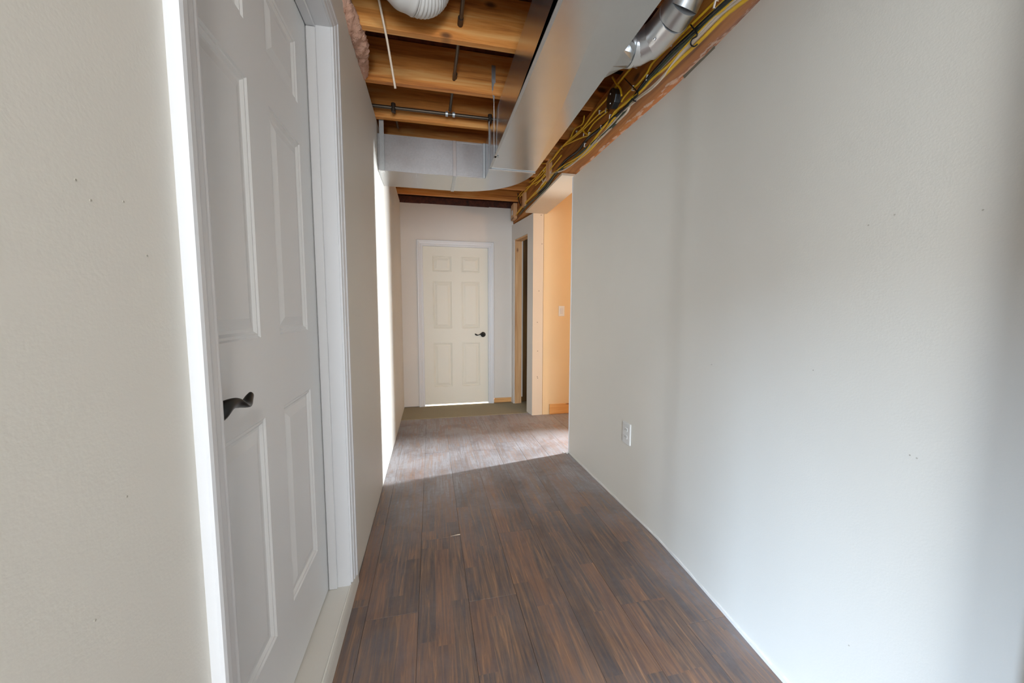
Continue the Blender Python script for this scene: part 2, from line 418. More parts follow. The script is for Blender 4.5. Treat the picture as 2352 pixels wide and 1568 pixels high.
# far right wall piece (leans in towards the end wall) with the closet opening
A, B = Vector((1.135, YJ + 0.004)), Vector((1.030, YF))
dAB = (B - A).normalized(); nAB = Vector((dAB.y, -dAB.x))          # points to +x side
def q(t, d): p = A + dAB * t + nAB * d; return (p.x, p.y)
LW = (B - A).length
T0, T1 = 0.150, LW - 0.075
g = G(); th = 0.10
g.prism([q(0, 0), q(T0, 0), q(T0, th), q(0, th)], -0.01, 2.31)
g.prism([q(T1, 0), q(LW + 0.01, 0), q(LW + 0.01, 0.014), q(T1, 0.014)], -0.01, 2.31)
g.prism([q(T0, 0), q(T1, 0), q(T1, 0.014), q(T0, 0.014)], 2.115, 2.31)
wall_fr = struct(g.build('wall_far_right', 'wall_far'), 'narrow grey wall strip beside the closet opening')
# closet behind
g = G()
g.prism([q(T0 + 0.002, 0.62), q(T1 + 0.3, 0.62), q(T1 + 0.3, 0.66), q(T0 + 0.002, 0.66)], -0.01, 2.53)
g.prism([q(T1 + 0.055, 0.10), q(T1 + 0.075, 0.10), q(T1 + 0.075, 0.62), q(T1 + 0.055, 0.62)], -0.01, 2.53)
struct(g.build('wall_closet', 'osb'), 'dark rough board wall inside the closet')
st = empty('wall_stud', (q(T1 + .02, .05)[0], q(T1 + .02, .05)[1], 0.004)); tag(st, 'raw spruce stud framing the dark closet opening', 'stud')
G().prism([q(T1 - 0.012, 0.016), q(T1 + 0.026, 0.016), q(T1 + 0.026, 0.105), q(T1 - 0.012, 0.105)], 0.004, 2.10).build('trimmer', 'stud', st)
G().prism([q(T0 + 0.002, 0.016), q(T1 + 0.026, 0.016), q(T1 + 0.026, 0.105), q(T0 + 0.002, 0.105)], 2.101, 2.14).build('header', 'stud', st)

# side-room far wall, its end wrapped in bare drywall
wall_room = struct(G().box(1.262, 4.5, YJ, YJ + 0.10, -0.01, 2.60).build('wall_side_room', 'room_wall'), 'warm lit wall of the side room')
jw = struct(G().box(1.136, 1.258, YJ - 0.002, YJ + 0.03, -0.005, 2.318).build('trim_2', 'bare_drywall'), 'bare drywall strip facing the opening jamb')
for p in [(1243, 494), (1245, 560), (1238, 668), (1234, 740), (1235, 806), (1235, 868), (1234, 865)]:
    c = ony(p, YJ - 0.0026); g = G(); n = 10
    g.add([(c.x + 0.0045 * math.cos(2 * math.pi * k / n), c.y + dy, c.z + 0.0045 * math.sin(2 * math.pi * k / n)) for dy in (0.0, 0.002) for k in range(n)],
          [tuple(range(n)), tuple(range(n, 2 * n))] + [(k, (k + 1) % n, n + (k + 1) % n, n + k) for k in range(n)])
    g.build('screw', 'iron', jw)
sof = struct(G().box(1.046, 1.290, YO - 0.0, YJ + 0.0, 2.296 + 0.012, 2.326).build('trim_3', 'bare_drywall'), 'bare drywall soffit under the beam')
# out-of-view shell of the side room and the rear room
sh = G()
sh.box(4.40, 4.5, 0.4, 3.38, -0.01, 2.6); sh.box(4.40, 4.5, 3.67, 4.15, -0.01, 2.6)
sh.box(4.40, 4.5, 3.38, 3.67, -0.01, 0.45); sh.box(4.40, 4.5, 3.38, 3.67, 2.05, 2.6)
sh.box(1.27, 4.4, 0.4, 0.5, -0.01, 2.6)
sh.box(3.50, 3.60, 3.49, YJ, -0.01, 2.6)  # added unseen stub, fades the window light along the left wall
struct(sh.build('wall_side_room_shell', 'room_wall'))
sh = G()
sh.box(-3.4, TX, YL0, YL0 + 0.1, -0.01, 2.6); sh.box(1.27, 3.0, YR0, YR0 + 0.1, -0.01, 2.6)
sh.box(1.050, 1.105, YR0, 0.392, -0.01, 2.3)  # added unseen strip, casts the shadow at the right wall's near end
sh.box(-3.5, -3.4, -3.6, -3.25, -0.01, 2.6); sh.box(-3.5, -3.4, -1.45, 0.35, -0.01, 2.6); sh.box(-3.5, -3.4, -3.25, -1.45, -0.01, 0.6); sh.box(-3.5, -3.4, -3.25, -1.45, 1.88, 2.6); sh.box(3.0, 3.1, -3.6, 0.3, -0.01, 2.6)
sh.box(-3.4, -1.0, -3.6, -3.5, -0.01, 2.6); sh.box(0.3, 3.0, -3.6, -3.5, -0.01, 2.6); sh.box(-1.0, 0.3, -3.6, -3.5, 2.25, 2.6)
struct(sh.build('wall_rear_room', 'wall'))
struct(G().box(-30, -3.55, -30, 10, -0.3, -0.05).build('ground', 'concrete'))
struct(G().box(-3.5, 3.1, -3.6, Y0, 2.6, 2.65).box(-3.5, -0.81, Y0, 0.35, 2.6, 2.65).box(1.34, 3.1, Y0, 0.3, 2.6, 2.65).build('ceiling_rear_room', 'white'))
struct(G().box(1.31, 4.5, 0.4, 4.15, 2.6, 2.65).build('ceiling_side_room', 'white'))
# far room shell beyond the end door
sh = G(); sh.box(-0.9, -0.8, YF + 0.11, 7, -0.01, 2.6); sh.box(1.7, 1.8, YF + 0.2, 7, -0.01, 2.6); sh.box(-0.9, 1.8, 7, 7.1, -0.01, 2.6); sh.box(-0.9, 1.8, YF + 0.11, 7.1, 2.6, 2.65)
struct(sh.build('wall_far_room', 'wall_far'))
struct(G().box(-0.9, 1.8, YF + 0.0125, 7.1, -0.02, 0.001).build('floor_far_room', 'plaster'))
# window frames (both out of the frame)
def window(name, axis, c, w, z0, z1, pos):
    g = G(); t = 0.05
    for a, b, zz0, zz1 in ((-w / 2, -w / 2 + t, z0, z1), (w / 2 - t, w / 2, z0, z1), (-w / 2, w / 2, z0, z0 + t), (-w / 2, w / 2, z1 - t, z1)):
        if axis == 'y': g.box(c + a, c + b, pos, pos + 0.06, zz0, zz1)
        else: g.box(pos, pos + 0.06, c + a, c + b, zz0, zz1)
    return struct(g.build(name, 'white'))
window('window_1', 'y', -0.35, 1.3, 0.0, 2.25, -3.57)
window('window_3', 'x', -2.35, 1.8, 0.6, 1.88, -3.48)
window('window_2', 'x', 3.525, 0.29, 0.45, 2.05, 4.42)

# ================================================================== CEILING: subfloor, joists, blocking
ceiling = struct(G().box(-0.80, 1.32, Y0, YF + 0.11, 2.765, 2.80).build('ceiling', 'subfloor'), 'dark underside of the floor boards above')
g0 = 0.038
for i in range(-6, 8):
    yf = 1.944 + 0.4145 * i if i else 1.944
    x1 = 1.30
    G().bbox(-0.462 if i not in (0, 1) else -0.462, x1, yf - g0, yf, ZW, 2.764, 0.003).build('joist', 'joist', ceiling)
# rim boards that close the joist bays over the side walls
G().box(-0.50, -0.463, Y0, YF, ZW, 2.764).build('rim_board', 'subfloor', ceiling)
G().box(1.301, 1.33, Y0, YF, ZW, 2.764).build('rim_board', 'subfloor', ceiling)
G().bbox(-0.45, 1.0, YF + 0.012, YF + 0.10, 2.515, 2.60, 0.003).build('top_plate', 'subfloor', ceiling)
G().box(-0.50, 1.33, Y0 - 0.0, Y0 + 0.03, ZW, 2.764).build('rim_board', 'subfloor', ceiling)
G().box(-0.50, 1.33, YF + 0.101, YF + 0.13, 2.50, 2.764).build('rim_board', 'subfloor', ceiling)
# beam on the right
beam = empty('support_beam', (1.16, 2.0, 2.31)); tag(beam, 'long timber beam smeared with plaster above the right wall', 'beam')
G().bbox(1.048, 1.285, Y0, YF + 0.0, 2.327, 2.528, 0.004).build('timber', 'beam', beam)
# lighter blocks nailed on the beam face behind the cables
for (yc, w, z0) in ((3.18, 0.095, 2.365), (4.05, 0.085, 2.372)):
    G().bbox(1.018, 1.047, yc - w / 2, yc + w / 2, z0, 2.527, 0.003).build('block', 'stud', beam)
G().bbox(1.000, 1.047, 4.46, 4.60, 2.345, 2.527, 0.003).build('block', 'stud', beam)
p = onx((1177, 489), 0.999)
G().bbox(0.9965, 0.9995, 4.50, 4.55, 2.395, 2.450, 0.0008).build('paper_tag', 'plastic', beam)

# ================================================================== NEAR DOOR (six panels, lever handle)
def panel_door(parent, axis, plane, a0, a1, z0, z1, cols, rows, mat, thick, out):
    """leaf whose faces are split into a grid, raised panels with a sloped moulding. out = +1/-1 direction of the visible face"""
    def P(a, z, d):
        return (plane + d * out, a, z) if axis == 'x' else (a, plane + d * out, z)
    g = G()
    As = sorted(set([a0, a1] + [v for c in cols for v in c])); Zs = sorted(set([z0, z1] + [v for r in rows for v in r]))
    def is_panel(i, j):
        return any(abs(As[i] - c[0]) < 1e-6 for c in cols) and any(abs(Zs[j] - r[0]) < 1e-6 for r in rows)
    for i in range(len(As) - 1):
        for j in range(len(Zs) - 1):
            A0, A1, Z0, Z1 = As[i], As[i + 1], Zs[j], Zs[j + 1]
            if not is_panel(i, j):
                g.add([P(A0, Z0, 0), P(A1, Z0, 0), P(A1, Z1, 0), P(A0, Z1, 0)], [(0, 1, 2, 3)])
            else:
                rings = [(0, 0), (0.004, -0.0045), (0.010, -0.0035), (0.017, -0.0095), (0.024, -0.0095), (0.050, -0.0025)]
                vs = []
                for ins, d in rings:
                    vs += [P(A0 + ins, Z0 + ins, d), P(A1 - ins, Z0 + ins, d), P(A1 - ins, Z1 - ins, d), P(A0 + ins, Z1 - ins, d)]
                fs = []
                for r in range(len(rings) - 1):
                    for k in range(4): fs.append((r * 4 + k, r * 4 + (k + 1) % 4, r * 4 + 4 + (k + 1) % 4, r * 4 + 4 + k))
                b = (len(rings) - 1) * 4; fs.append((b, b + 1, b + 2, b + 3)); g.add(vs, fs)
    # sides and back
    c4 = [(a0, z0), (a1, z0), (a1, z1), (a0, z1)]
    vs = [P(a, z, 0) for a, z in c4] + [P(a, z, -thick) for a, z in c4]
    g.add(vs, [(4, 5, 6, 7)] + [(k, (k + 1) % 4, 4 + (k + 1) % 4, 4 + k) for k in range(4)])
    o = g.build('leaf', mat, parent)
    bm = bmesh.new(); bm.from_mesh(o.data); bmesh.ops.remove_doubles(bm, verts=bm.verts, dist=1e-5); bmesh.ops.recalc_face_normals(bm, faces=bm.faces); bm.to_mesh(o.data); bm.free()
    return o

door1 = struct(empty('door_1', (XL, (D0 + D1) / 2, DSILL)), 'near white six-panel door with dark lever handle')
cols = [(0.820, 1.062), (1.186, 1.432)]
rows = [(0.318, 0.938), (1.150, 1.786), (1.920, 2.118)]
panel_door(door1, 'x', DX, D0 + 0.004, D1 - 0.004, DSILL + 0.006, DHEAD - 0.004, cols, rows, 'door', 0.035, +1)
# jambs: side boards with stop, head board
def jamb(y, s, name='jamb'):
    g = G(); y2 = y + s * 0.019
    g.box(TX + 0.002, XL + 0.001, min(y, y2), max(y, y2), DSILL, DHEAD + 0.019)
    return g.build(name, 'white', door1)
jamb(D1, 1); jamb(D0, -1)
G().box(TX + 0.002, XL + 0.001, D0, D1, DHEAD, DHEAD + 0.019).build('jamb_head', 'white', door1)
G().bbox(DX + 0.0025, DX + 0.034, D1 - 0.011, D1 - 0.0005, DSILL + 0.001, DHEAD - 0.012, 0.002).build('door_stop', 'white', door1)
G().bbox(DX + 0.0025, DX + 0.034, D0 + 0.0005, D0 + 0.008, DSILL + 0.001, DHEAD - 0.012, 0.002).build('door_stop', 'white', door1)
G().bbox(DX + 0.0025, DX + 0.034, D0 + 0.0005, D1 - 0.0005, DHEAD - 0.011, DHEAD - 0.0005, 0.002).build('door_stop', 'white', door1)
# colonial casing profile: (distance from opening edge, projection from wall)
prof_c = [(0.004, 0.0), (0.004, 0.0075), (0.010, 0.0095), (0.018, 0.0095), (0.0195, 0.0082), (0.0215, 0.0120), (0.034, 0.0145), (0.040, 0.0160), (0.0415, 0.0148), (0.044, 0.0182), (0.054, 0.0192), (0.060, 0.0180), (0.062, 0.0140), (0.062, 0.0)]
def casing_v(parent, axis, base, sgn, edge, dirn, z0, z1, mat, name='casing', sc=1.0, zlow=None):
    poly = [(edge + dirn * d * sc, base + sgn * t) for d, t in prof_c]      # (along, out)
    n = len(poly); g = G()
    def P(a, o, z): return (o, a, z) if axis == 'x' else (a, o, z)
    # mitred top: height grows with distance from the opening
    vs = [P(a, o, z0) for a, o in poly] + [P(a, o, z1 + d * sc) for (a, o), (d, t) in zip(poly, prof_c)]
    g.add(vs, [tuple(range(n)), tuple(range(n, 2 * n))] + [(i, (i + 1) % n, n + (i + 1) % n, n + i) for i in range(n)])
    return g.build(name, mat, parent)
def casing_h(parent, axis, base, sgn, z, a0, a1, mat, name='casing_head', sc=1.0):
    n = len(prof_c); g = G()
    def P(a, o, zz): return (o, a, zz) if axis == 'x' else (a, o, zz)
    vs = [P(a0 - d * sc, base + sgn * t, z + d * sc) for d, t in prof_c] + [P(a1 + d * sc, base + sgn * t, z + d * sc) for d, t in prof_c]
    g.add(vs, [tuple(range(n)), tuple(range(n, 2 * n))] + [(i, (i + 1) % n, n + (i + 1) % n, n + i) for i in range(n)])
    return g.build(name, mat, parent)
casing_v(door1, 'x', XL, +1, D1, +1, DSILL + 0.012, DHEAD, 'white')
casing_v(door1, 'x', XL, +1, D0, -1, 0.0, DHEAD, 'white', sc=1.15)
casing_h(door1, 'x', XL, +1, DHEAD, D0, D1, 'white')
# lever handle
HY, HZ = 0.760, 1.028
hd = empty('handle', (DX - XL, HY - (D0 + D1) / 2, HZ - DSILL)); hd.parent = door1
def lathe_x(prof, cx, cy, cz, sgn=1, seg=24):
    g = G(); n = len(prof)
    vs = [(cx + sgn * t, cy + r * math.cos(2 * math.pi * k / seg), cz + r * math.sin(2 * math.pi * k / seg)) for t, r in prof for k in range(seg)]
    fs = [(i * seg + k, i * seg + (k + 1) % seg, (i + 1) * seg + (k + 1) % seg, (i + 1) * seg + k) for i in range(n - 1) for k in range(seg)]
    fs.append(tuple(range((n - 1) * seg, n * seg))); fs.append(tuple(range(seg))[::-1]); return g.add(vs, fs)
lathe_x([(0.0005, 0.032), (0.006, 0.032), (0.010, 0.027), (0.011, 0.018), (0.020, 0.013), (0.034, 0.011)], DX, HY, HZ).build('rosette', 'bronze', hd, smooth=True)
def lever(cx, cy, cz, mat, parent, place):
    # twisted wave-shaped lever: sections along the lever, each an ellipse rotated by the twist
    base = [(-0.016, -0.004, 0.030, 0.016, 0.012, 0.0), (-0.004, 0.000, 0.040, 0.020, 0.012, 0.0), (0.012, 0.006, 0.050, 0.018, 0.009, 0.0), (0.030, 0.011, 0.054, 0.0135, 0.0065, 0.25), (0.048, 0.009, 0.054, 0.0120, 0.0055, 0.65),
            (0.066, 0.002, 0.053, 0.0110, 0.0052, 1.15), (0.084, -0.004, 0.051, 0.0105, 0.0050, 1.7), (0.100, -0.003, 0.049, 0.0110, 0.0048, 2.25), (0.114, 0.002, 0.048, 0.0115, 0.0046, 2.7), (0.124, 0.006, 0.047, 0.0100, 0.0042, 2.95), (0.1295, 0.0075, 0.047, 0.0060, 0.0032, 3.05), (0.1315, 0.008, 0.047, 0.0015, 0.0012, 3.1)]
    secs = []
    for i_ in range(len(base) - 1):                      # smooth interpolation between the sections
        q_ = [base[max(i_ - 1, 0)], base[i_], base[i_ + 1], base[min(i_ + 2, len(base) - 1)]]
        for j_ in range(4):
            t = j_ / 4
            secs.append(tuple(0.5 * (2 * b_ + (c_ - a_) * t + (2 * a_ - 5 * b_ + 4 * c_ - d_) * t * t + (3 * b_ - a_ - 3 * c_ + d_) * t ** 3) for a_, b_, c_, d_ in zip(*q_)))
    secs.append(base[-1])
    g = G(); seg = 14; vs = []
    for (a, z, o, ra, rb, tw) in secs:
        for k in range(seg):
            t = 2 * math.pi * k / seg; e1, e2 = ra * math.cos(t), rb * math.sin(t)
            du = e1 * math.cos(tw) - e2 * math.sin(tw); dv = e1 * math.sin(tw) + e2 * math.cos(tw)
            vs.append(place(a, z + du, o + dv))
    n = len(secs)
    fs = [(i * seg + k, i * seg + (k + 1) % seg, (i + 1) * seg + (k + 1) % seg, (i + 1) * seg + k) for i in range(n - 1) for k in range(seg)]
    fs += [tuple(range(seg))[::-1], tuple(range((n - 1) * seg, n * seg))]
    g.add(vs, fs); return g.build('lever', mat, parent, smooth='all')
lever(DX, HY, HZ, 'bronze', hd, lambda a, z, o: (DX + o, HY + a, HZ + z))

# ================================================================== FAR DOOR
door2 = struct(empty('door_2', ((FX0 + FX1) / 2, YF, 0.0)), 'far cream six-panel door at the end of the hall')
YD = YF + 0.020
fc = [(FX0 + 0.117, FX0 + 0.348), (FX0 + 0.474, FX0 + 0.702)]
fr = [(0.245, 0.810), (0.995, 1.585), (1.705, 1.895)]
G_leaf = panel_door(door2, 'y', YD, FX0 + 0.0005, FX1 - 0.0005, 0.020, FHEAD - 0.0005, fc, fr, 'door_far', 0.035, -1)
for (a, b) in ((FX0 - 0.012, FX0), (FX1, FX1 + 0.012)):
    G().box(a, b, YF - 0.001, YF + 0.11, 0.0, FHEAD + 0.012).build('jamb', 'white', door2)
G().box(FX0, FX1, YF - 0.001, YF + 0.11, FHEAD, FHEAD + 0.012).build('jamb_head', 'white', door2)
casing_v(door2, 'y', YF, -1, FX0, -1, 0.006, FHEAD, 'white', sc=1.15)
casing_v(door2, 'y', YF, -1, FX1, +1, 0.006, FHEAD, 'white', sc=1.15)
casing_h(door2, 'y', YF, -1, FHEAD, FX0, FX1, 'white', sc=1.15)
HX2, HZ2 = 0.655, 0.912
hd2 = empty('handle', (HX2 - (FX0 + FX1) / 2, YD - YF, HZ2)); hd2.parent = door2
g = lathe_x([(0.0005, 0.033), (0.006, 0.033), (0.010, 0.027), (0.011, 0.018), (0.020, 0.013), (0.034, 0.011)], 0, 0, 0)
g.v = [(HX2 + v[1], YD - v[0], HZ2 + v[2]) for v in g.v]; g.build('rosette', 'bronze', hd2, smooth=True)
lever(0, 0, 0, 'bronze', hd2, lambda a, z, o: (HX2 - a * 0.85, YD - o, HZ2 + z))

# ================================================================== SIDE ROOM BITS
bb = struct(G().bbox(1.345, 3.4, YJ - 0.017, YJ - 0.0005, 0.002, 0.122, 0.003).build('baseboard_side_room', 'pine'), 'pine baseboard in the side room')
sw = empty('light_switch', (1.484, YJ, 1.155)); tag(sw, 'white rocker light switch on the warm lit side-room wall', 'light switch')
G().bbox(1.448, 1.520, YJ - 0.007, YJ - 0.0005, 1.158, 1.276, 0.003).build('wall_plate', 'plastic', sw)
G().bbox(1.467, 1.501, YJ - 0.012, YJ - 0.0072, 1.184, 1.250, 0.002).build('rocker', 'white', sw)
# ================================================================== OUTLET
oy0, oy1, oz0, oz1 = 1.938, 2.026, 0.408, 0.541
ow = wx((oy0 + oy1) / 2)
ol = empty('power_outlet', (ow, (oy0 + oy1) / 2, oz0)); tag(ol, 'white duplex power outlet on the right wall', 'outlet')
G().bbox(ow - 0.0075, ow + 0.003, oy0, oy1, oz0, oz1, 0.003).build('wall_plate', 'plastic', ol)
for zc in (oz0 + 0.044, oz0 + 0.089):
    r = G(); poly = []
    for k in range(16):
        a = 2 * math.pi * k / 16; poly.append(((oy0 + oy1) / 2 + 0.0165 * math.cos(a), zc + max(-0.0125, min(0.0125, 0.0175 * math.sin(a)))))
    r.prism(poly, ow - 0.0100, ow - 0.0072, 'x'); rc = r.build('receptacle', 'plastic', ol)
    for dy in (-0.0065, 0.0065): G().box(ow - 0.0106, ow - 0.0099, (oy0 + oy1) / 2 + dy - 0.0012, (oy0 + oy1) / 2 + dy + 0.0012, zc - 0.003, zc + 0.006).build('slot', 'slot', rc)

# ================================================================== DUCTWORK
duct = empty('air_duct', (0.57, 1.4, 2.2)); tag(duct, 'galvanised rectangular air duct turning left under the joists', 'duct')
X0, X1, ZB, ZT = 0.412, 0.737, 2.200, 2.448
YE = 2.60            # joint before the elbow
YN = 2.795           # near face of the cross branch
YB = 3.130           # far face of the cross branch
# trunk: flat left part, creased right part of the bottom sheet (cross-broken)
yA = Y0 + 0.05
cl = lambda y: 0.646 + (y - 1.856) * 0.1204
up = 0.028
vs = [(X0, yA, ZB), (cl(yA), yA, ZB), (X1, yA, ZB + up), (X0, 1.95, ZB), (cl(1.95), 1.95, ZB), (X1, 1.95, ZB + 0.004), (X0, YE, ZB), (0.70, YE, ZB), (X1, YE, ZB),
      (X0, yA, ZT), (X1, yA, ZT), (X0, YE, ZT), (X1, YE, ZT)]
fs = [(0, 1, 4, 3), (1, 2, 5, 4), (3, 4, 7, 6), (4, 5, 8, 7), (9, 10, 12, 11), (0, 3, 6, 11, 9), (2, 5, 8, 12, 10), (0, 1, 2, 10, 9), (6, 7, 8, 12, 11)]
tr = G().add(vs, fs).build('trunk', 'galv', duct)
G().box(X0 - 0.004, X0 + 0.010, yA, YE - 0.03, ZB - 0.0045, ZB - 0.0005).build('corner_seam', 'galv_side', duct)
# elbow: square throat, round heel
C0 = (0.195, YE); R = YB - YE
arc = [(C0[0] + (X1 - C0[0]) * math.cos(a), C0[1] + R * math.sin(a)) for a in [math.pi / 2 * k / 20 for k in range(21)]]
XB = 0.195           # joint between elbow and branch
poly = [(X0, YE), (X0, YN), (XB, YN)] + list(reversed(arc))
G().prism([(x, y) for x, y in poly], ZB, ZT).build('elbow', 'galv', duct)
G().bbox(X0 - 0.006, X1 + 0.004, YE - 0.012, YE + 0.006, ZB - 0.006, ZB - 0.0005, 0.0015).build('drive_cleat', 'bright', duct)
# branch to the left wall
G().box(XL + 0.002, XB, YN, YB, ZB, ZT).build('branch', 'galv', duct)
G().box(XL + 0.002, X0 - 0.0005, YN - 0.0004, YN - 0.0001, ZB + 0.001, ZT).build('shade_sheet', 'galv_shaded', duct)  # added sheet over the branch's near face, shade put into its colour
G().bbox(XB - 0.022, XB + 0.004, YN - 0.006, YN - 0.0005, ZB - 0.004, ZT, 0.0015).build('drive_cleat', 'bright', duct)
G().bbox(XB - 0.022, XB + 0.004, YN - 0.006, YB + 0.004, ZB - 0.005, ZB - 0.0005, 0.0012).build('drive_cleat', 'galv_side', duct)
G().bbox(X0 - 0.020, X0 - 0.0005, YN - 0.010, YN - 0.0005, ZB + 0.002, ZT, 0.0015).build('drive_cleat', 'galv_side', duct)
G().bbox(XB + 0.006, X0 - 0.022, YN - 0.0035, YN - 0.0005, ZB + 0.0, ZB + 0.010, 0.001).build('flange', 'bright', duct)
G().bbox(XB + 0.006, X0 - 0.022, YN - 0.0035, YN - 0.0005, ZT - 0.010, ZT, 0.001).build('flange', 'bright', duct)
G().bbox(X0 - 0.006, X0 - 0.0005, YE - 0.014, YE + 0.008, ZB, ZT + 0.06, 0.0012).build('drive_cleat', 'galv_side', duct)
# side take-off boot and round pipe
g = G()
seg = 16; cy, cz, r = 1.520, 2.335, 0.064; xb = 0.848
rect = []
for k in range(seg):
    a = 2 * math.pi * k / seg; c, s = math.cos(a), math.sin(a); m = max(abs(c), abs(s))
    rect.append((X1 - 0.001, 1.475 + 0.10 * c / m, (ZB + 0.012 + ZT) / 2 + 0.104 * s / m))
circ = [(xb, cy + r * math.cos(2 * math.pi * k / seg), cz + r * math.sin(2 * math.pi * k / seg)) for k in range(seg)]
g.add(rect + circ, [(k, (k + 1) % seg, seg + (k + 1) % seg, seg + k) for k in range(seg)] + [tuple(range(seg, 2 * seg))])
g.build('takeoff_boot', 'galv', duct)
def pipe_seg(pts, r, name, mat='bright'):
    return G().tube(pts, r, 28, True).build(name, mat, duct, smooth=True)
pipe_seg([(0.846, 1.520, 2.335), (0.862, 1.520, 2.336)], 0.0665, 'collar')
pipe_seg([(0.858, 1.520, 2.336), (0.889, 1.511, 2.342)], 0.0640, 'pipe_gore')
pipe_seg([(0.880, 1.520, 2.340), (0.930, 1.462, 2.352)], 0.0640, 'pipe_gore')
pipe_seg([(0.921, 1.490, 2.350), (0.937, 1.430, 2.355), (0.938, 1.345, 2.357)], 0.0650, 'pipe_run')
pipe_seg([(0.938, 1.358, 2.357), (0.944, 1.300, 2.375)], 0.0640, 'pipe_gore')
pipe_seg([(0.943, 1.315, 2.366), (0.955, 1.262, 2.425)], 0.0645, 'pipe_gore')
pipe_seg([(0.953, 1.268, 2.405), (0.960, 1.250, 2.76)], 0.0640, 'riser', 'galv_side')
p = onz((1505, 35), 2.300); lathe = G()
G().tube([(0.893, 1.405, 2.306), (0.889, 1.405, 2.301)], 0.005, 10).build('screw', 'bright', duct)
# hanger straps
hs = empty('hanger_strap', (-0.318, YN - 0.004, ZB)); tag(hs, 'galvanised hanger strap holding the duct branch by the left wall', 'strap')
G().bbox(-0.332, -0.301, YN - 0.006, YN - 0.0036, ZB + 0.0, 2.700, 0.0006).build('band', 'galv_side', hs)
G().bbox(-0.332, -0.301, YN - 0.008, YN + 0.030, ZB - 0.0045, ZB - 0.0012, 0.0006).build('foot', 'bright', hs)
hs2 = empty('hanger_strap', (0.405, 2.38, ZB)); tag(hs2, 'thin twisted metal strap hanging beside the long duct edge', 'strap')
g = G(); pts = []
secs = [(0.394, 2.318, 2.70, 0.0), (0.394, 2.319, 2.62, 0.05), (0.395, 2.322, 2.56, 0.3), (0.398, 2.335, 2.49, 1.45), (0.402, 2.365, 2.36, 1.57), (0.4065, 2.385, ZB + 0.02, 1.57), (0.4085, 2.386, ZB - 0.003, 1.57)]
vs = []
for x, y, z, a in secs:
    c, s = math.cos(a) * 0.012, math.sin(a) * 0.012; nx, ny = -math.sin(a) * 0.0008, math.cos(a) * 0.0008
    vs += [(x - c - nx, y - s - ny, z), (x + c - nx, y + s - ny, z), (x + c + nx, y + s + ny, z), (x - c + nx, y - s + ny, z)]
n = len(secs)
fs = [(i * 4 + k, i * 4 + (k + 1) % 4, i * 4 + 4 + (k + 1) % 4, i * 4 + 4 + k) for i in range(n - 1) for k in range(4)] + [(0, 1, 2, 3), tuple(range(4 * n - 4, 4 * n))]
g.add(vs, fs).build('band', 'galv_side', hs2)
G().bbox(0.409, 0.436, 2.374, 2.398, ZB - 0.0045, ZB - 0.0015, 0.0006).build('foot', 'galv_side', hs2)

# white wrapped flexible duct
fx = empty('flexible_duct', (-0.06, 1.74, 2.47)); tag(fx, 'white taped flexible duct elbow hanging between the joists', 'duct')
path = smoothpath([(-0.30, 1.56, 2.70), (-0.21, 1.635, 2.635), (-0.13, 1.69, 2.590), (-0.055, 1.725, 2.572), (0.0, 1.745, 2.592), (0.03, 1.755, 2.65), (0.035, 1.758, 2.762)], 9)
k = len(path)
half = int(k * 0.52)
G().tube(path[:half + 1], 0.080, 24, True, radii=[0.086 + 0.003 * math.sin(i * 0.9) - (0.0 if i > 16 else 0.004) for i in range(half + 1)]).build('wrap', 'flex', fx, smooth='all')
fine = smoothpath(path[half:], 4)
G().tube(fine, 0.08, 24, True, radii=[0.083 + 0.0022 * math.sin(i * 1.15) for i in range(len(fine))]).build('ribbed_hose', 'flex', fx, smooth='all')
G().tube(path[16:18], 0.0875, 24, True).build('tape_seam', 'jbox', fx, smooth=True)

# hanging cream rod
a, b = ony((864, -30), 1.80), ony((908, 203), 1.895)
tag(G().tube([a, a * 0.5 + b * 0.5 + Vector((0.004, 0, 0)), b], 0.0052, 10).build('hanging_cord', 'cream', None, smooth=True), 'stiff cream cord hanging down in front of the joists', 'cord')

# sprinkler-like iron pipes
pg = 'thin iron pipes under the floor boards'
pp = empty('water_pipe', (0.15, 2.0, 2.60)); tag(pp, 'thin grey pipe running lengthwise through the joists to the tee', 'pipe')
py = [(0.160, 0.9, 2.602), (0.163, 1.6, 2.602), (0.160, 2.1, 2.600), (0.148, 2.640, 2.575)]
G().tube(py, 0.0095, 12).build('pipe_run', 'iron', pp, smooth=True)
for y in (1.885, 2.305):
    G().tube([(0.160, y - 0.022, 2.6015), (0.160, y + 0.02, 2.6005)], 0.0135, 12).build('sleeve', 'iron', pp, smooth=True)
pc = empty('water_pipe', (0.05, 2.655, 2.55)); tag(pc, 'thin dark pipe crossing below the joists from left wall to duct', 'pipe')
G().tube([(-0.420, 2.655, 2.558), (0.46, 2.655, 2.558)], 0.0105, 12).build('pipe_run', 'iron', pc, smooth=True)
for x in (0.118, 0.165): G().tube([(x, 2.655, 2.558), (x + 0.016, 2.655, 2.558)], 0.0165, 12).build('fitting', 'galv_side', pc, smooth=True)
for x in (-0.222, 0.425):
    G().tube([(x, 2.655, 2.585), (x, 2.655, 2.532)], 0.0150, 10).build('hanger', 'iron', pc, smooth=True)
pd = tag(G().tube([(-0.222, 2.672, 2.548), (-0.222, 2.80, 2.585), (-0.222, 3.02, 2.60)], 0.008, 10).build('water_pipe', 'iron', None, smooth=True), 'short rusty pipe running on behind the crossing pipe above the branch duct', 'pipe')

